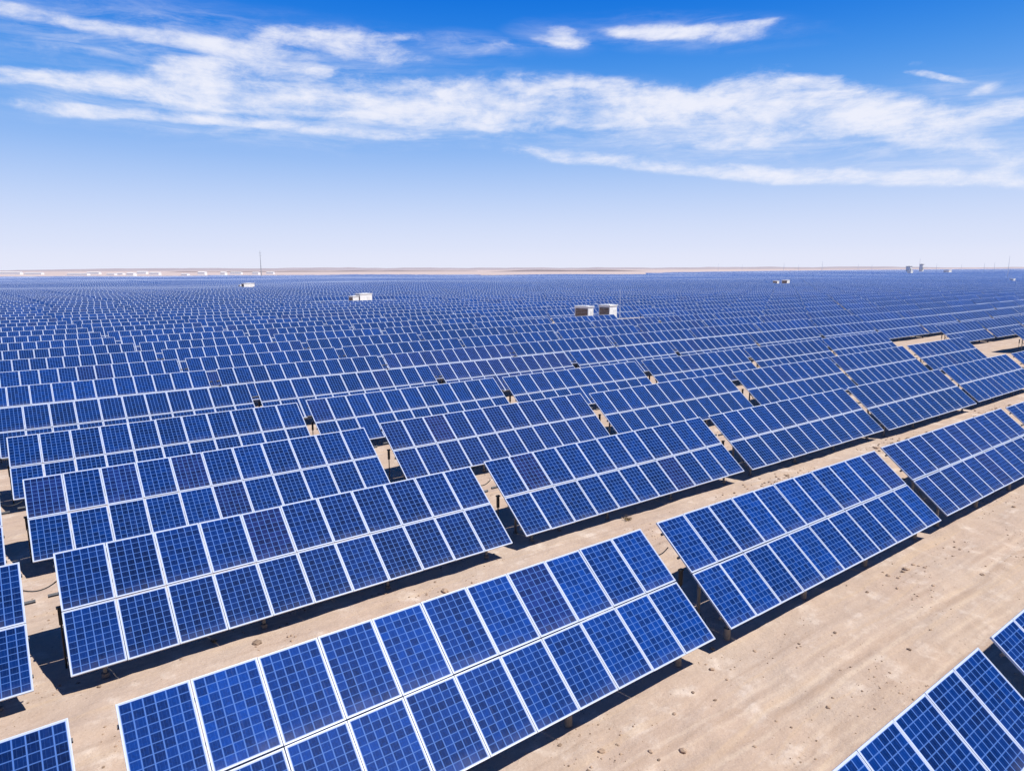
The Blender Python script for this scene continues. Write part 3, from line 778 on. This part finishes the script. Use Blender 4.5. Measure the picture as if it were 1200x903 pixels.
BL = [  # photo x, y, half-width, half-height, slant (deg, + falls to the right), strength
    (40, 93, 110, 12, 2, .8), (150, 100, 120, 15, 3, .9), (250, 104, 90, 22, 3, 1.0), (330, 118, 130, 18, 3, .95), (470, 126, 130, 20, 1, 1.0), (600, 118, 130, 26, -1, 1.0), (590, 140, 110, 14, 0, .75),
    (720, 116, 120, 20, 1, .95), (760, 138, 140, 14, 0, .9), (850, 118, 100, 24, -3, 1.0), (925, 106, 70, 26, 2, 1.05), (990, 128, 110, 24, 4, 1.05), (1080, 140, 80, 22, 4, .95), (1178, 130, 45, 16, -6, .95),
    (960, 155, 150, 10, 3, .75), (1110, 172, 140, 13, 8, .85), (860, 160, 60, 13, 2, .85),
    (30, 12, 90, 10, 12, .75), (120, 34, 100, 10, 10, .8), (220, 46, 100, 10, 5, .85), (300, 60, 70, 10, 6, .7), (375, 45, 75, 18, 4, 1.05), (430, 62, 70, 13, 8, .9), (480, 44, 40, 7, 4, .5), (235, 80, 55, 16, 0, .95), (350, 78, 60, 8, 4, .7),
    (110, 130, 110, 7, 3, .75), (230, 136, 120, 7, 4, .7), (350, 148, 130, 7, 5, .7), (480, 158, 130, 6, 2, .6), (420, 92, 120, 14, 4, .45), (100, 62, 120, 8, 6, .3),
    (650, 182, 100, 9, 5, .55), (760, 191, 120, 11, 6, .58), (870, 200, 120, 10, 4, .62), (990, 206, 130, 12, 2, .64), (1120, 210, 140, 12, 2, .66), (1150, 190, 120, 12, 6, .5),
    (655, 48, 32, 10, 2, 1.0), (657, 36, 16, 10, 10, .85), (740, 36, 40, 8, 4, .8), (800, 37, 60, 10, 2, .85), (860, 38, 50, 10, 0, .85), (890, 30, 34, 7, -8, .8),
    (1080, 88, 55, 5, 5, .75), (1150, 104, 26, 8, -20, .6), (1040, 72, 30, 6, 0, .4), (570, 52, 50, 9, 5, .5), (545, 62, 30, 6, 5, .4)]
tot = None
for px, py, hw, hh, sl, st in BL:
    u0, v0 = dir_of(px, py); u1, v1 = dir_of(px + hw * 0.5, py + hw * 0.5 * math.tan(R(sl))); ru = math.hypot(u1 - u0, v1 - v0) * 2; ang = math.atan2(v1 - v0, u1 - u0)
    rv = abs(dir_of(px, py - hh)[1] - v0)
    mp = nt.mapping(UVW, loc=(u0, v0, 0), rot=(0, 0, ang), scale=(ru, rv, 1), typ='TEXTURE')
    ln = nt.new('ShaderNodeVectorMath', operation='LENGTH'); nt.l.new(mp, ln.inputs[0])
    e = nt.smooth(ln.outputs['Value'], 1.6, 0.2, 0.0, st)
    tot = e if tot is None else nt.math('SUBTRACT', nt.math('ADD', tot, e), nt.math('MULTIPLY', tot, e))
n1 = nt.noise(nt.mapping(UVW, rot=(0, 0, R(4)), scale=(3.0, 16.0, 1)), 1.6, 8, 0.62, 0.4)
n2 = nt.noise(nt.mapping(UVW, scale=(1.0, 2.2, 1)), 16.0, 8, 0.66)
dens = nt.math('ADD', tot, nt.math('ADD', nt.math('MULTIPLY', nt.math('SUBTRACT', n1, 0.52), 1.9), nt.math('MULTIPLY', nt.math('SUBTRACT', n2, 0.5), 2.3)))
dens = nt.math('MULTIPLY', nt.smooth(dens, 0.08, 1.35), nt.smooth(tot, 0.0, 0.55))
# thin veil round and below the streaks
VE = [(250, 60, 330, 60, 6, .8), (330, 135, 360, 42, 3, .9), (800, 150, 420, 50, 3, .9), (1050, 170, 260, 46, 4, .8), (800, 37, 170, 24, 0, .5), (655, 44, 60, 24, 0, .5), (540, 55, 90, 20, 4, .5), (1130, 100, 110, 24, 0, .5)]
veil = None
for px, py, hw, hh, sl, st in VE:
    u0, v0 = dir_of(px, py); u1, v1 = dir_of(px + hw * 0.5, py + hw * 0.5 * math.tan(R(sl))); ru = math.hypot(u1 - u0, v1 - v0) * 2; ang = math.atan2(v1 - v0, u1 - u0)
    mp = nt.mapping(UVW, loc=(u0, v0, 0), rot=(0, 0, ang), scale=(ru, abs(dir_of(px, py - hh)[1] - v0), 1), typ='TEXTURE')
    ln = nt.new('ShaderNodeVectorMath', operation='LENGTH'); nt.l.new(mp, ln.inputs[0])
    e = nt.smooth(ln.outputs['Value'], 1.25, 0.1, 0.0, st)
    veil = e if veil is None else nt.math('MAXIMUM', veil, e)
n3 = nt.noise(nt.mapping(UVW, rot=(0, 0, R(5)), scale=(2.0, 18.0, 1)), 2.4, 9, 0.68, 0.6)
n4 = nt.noise(nt.mapping(UVW, rot=(0, 0, R(-12)), scale=(3.0, 9.0, 1)), 7.0, 7, 0.7, 0.3)
vv = nt.math('MULTIPLY', veil, nt.math('ADD', nt.smooth(n3, 0.36, 0.74, 0, 0.62), nt.smooth(n4, 0.42, 0.8, 0, 0.36)))
dens = nt.math('SUBTRACT', nt.math('ADD', dens, vv), nt.math('MULTIPLY', dens, vv))
cloud = nt.mix(nt.math('MULTIPLY', dens, 0.93), base, (8.9, 9.0, 9.9, 1))
nt.l.new(cloud, bg.inputs['Color']); bg.inputs['Strength'].default_value = 0.1
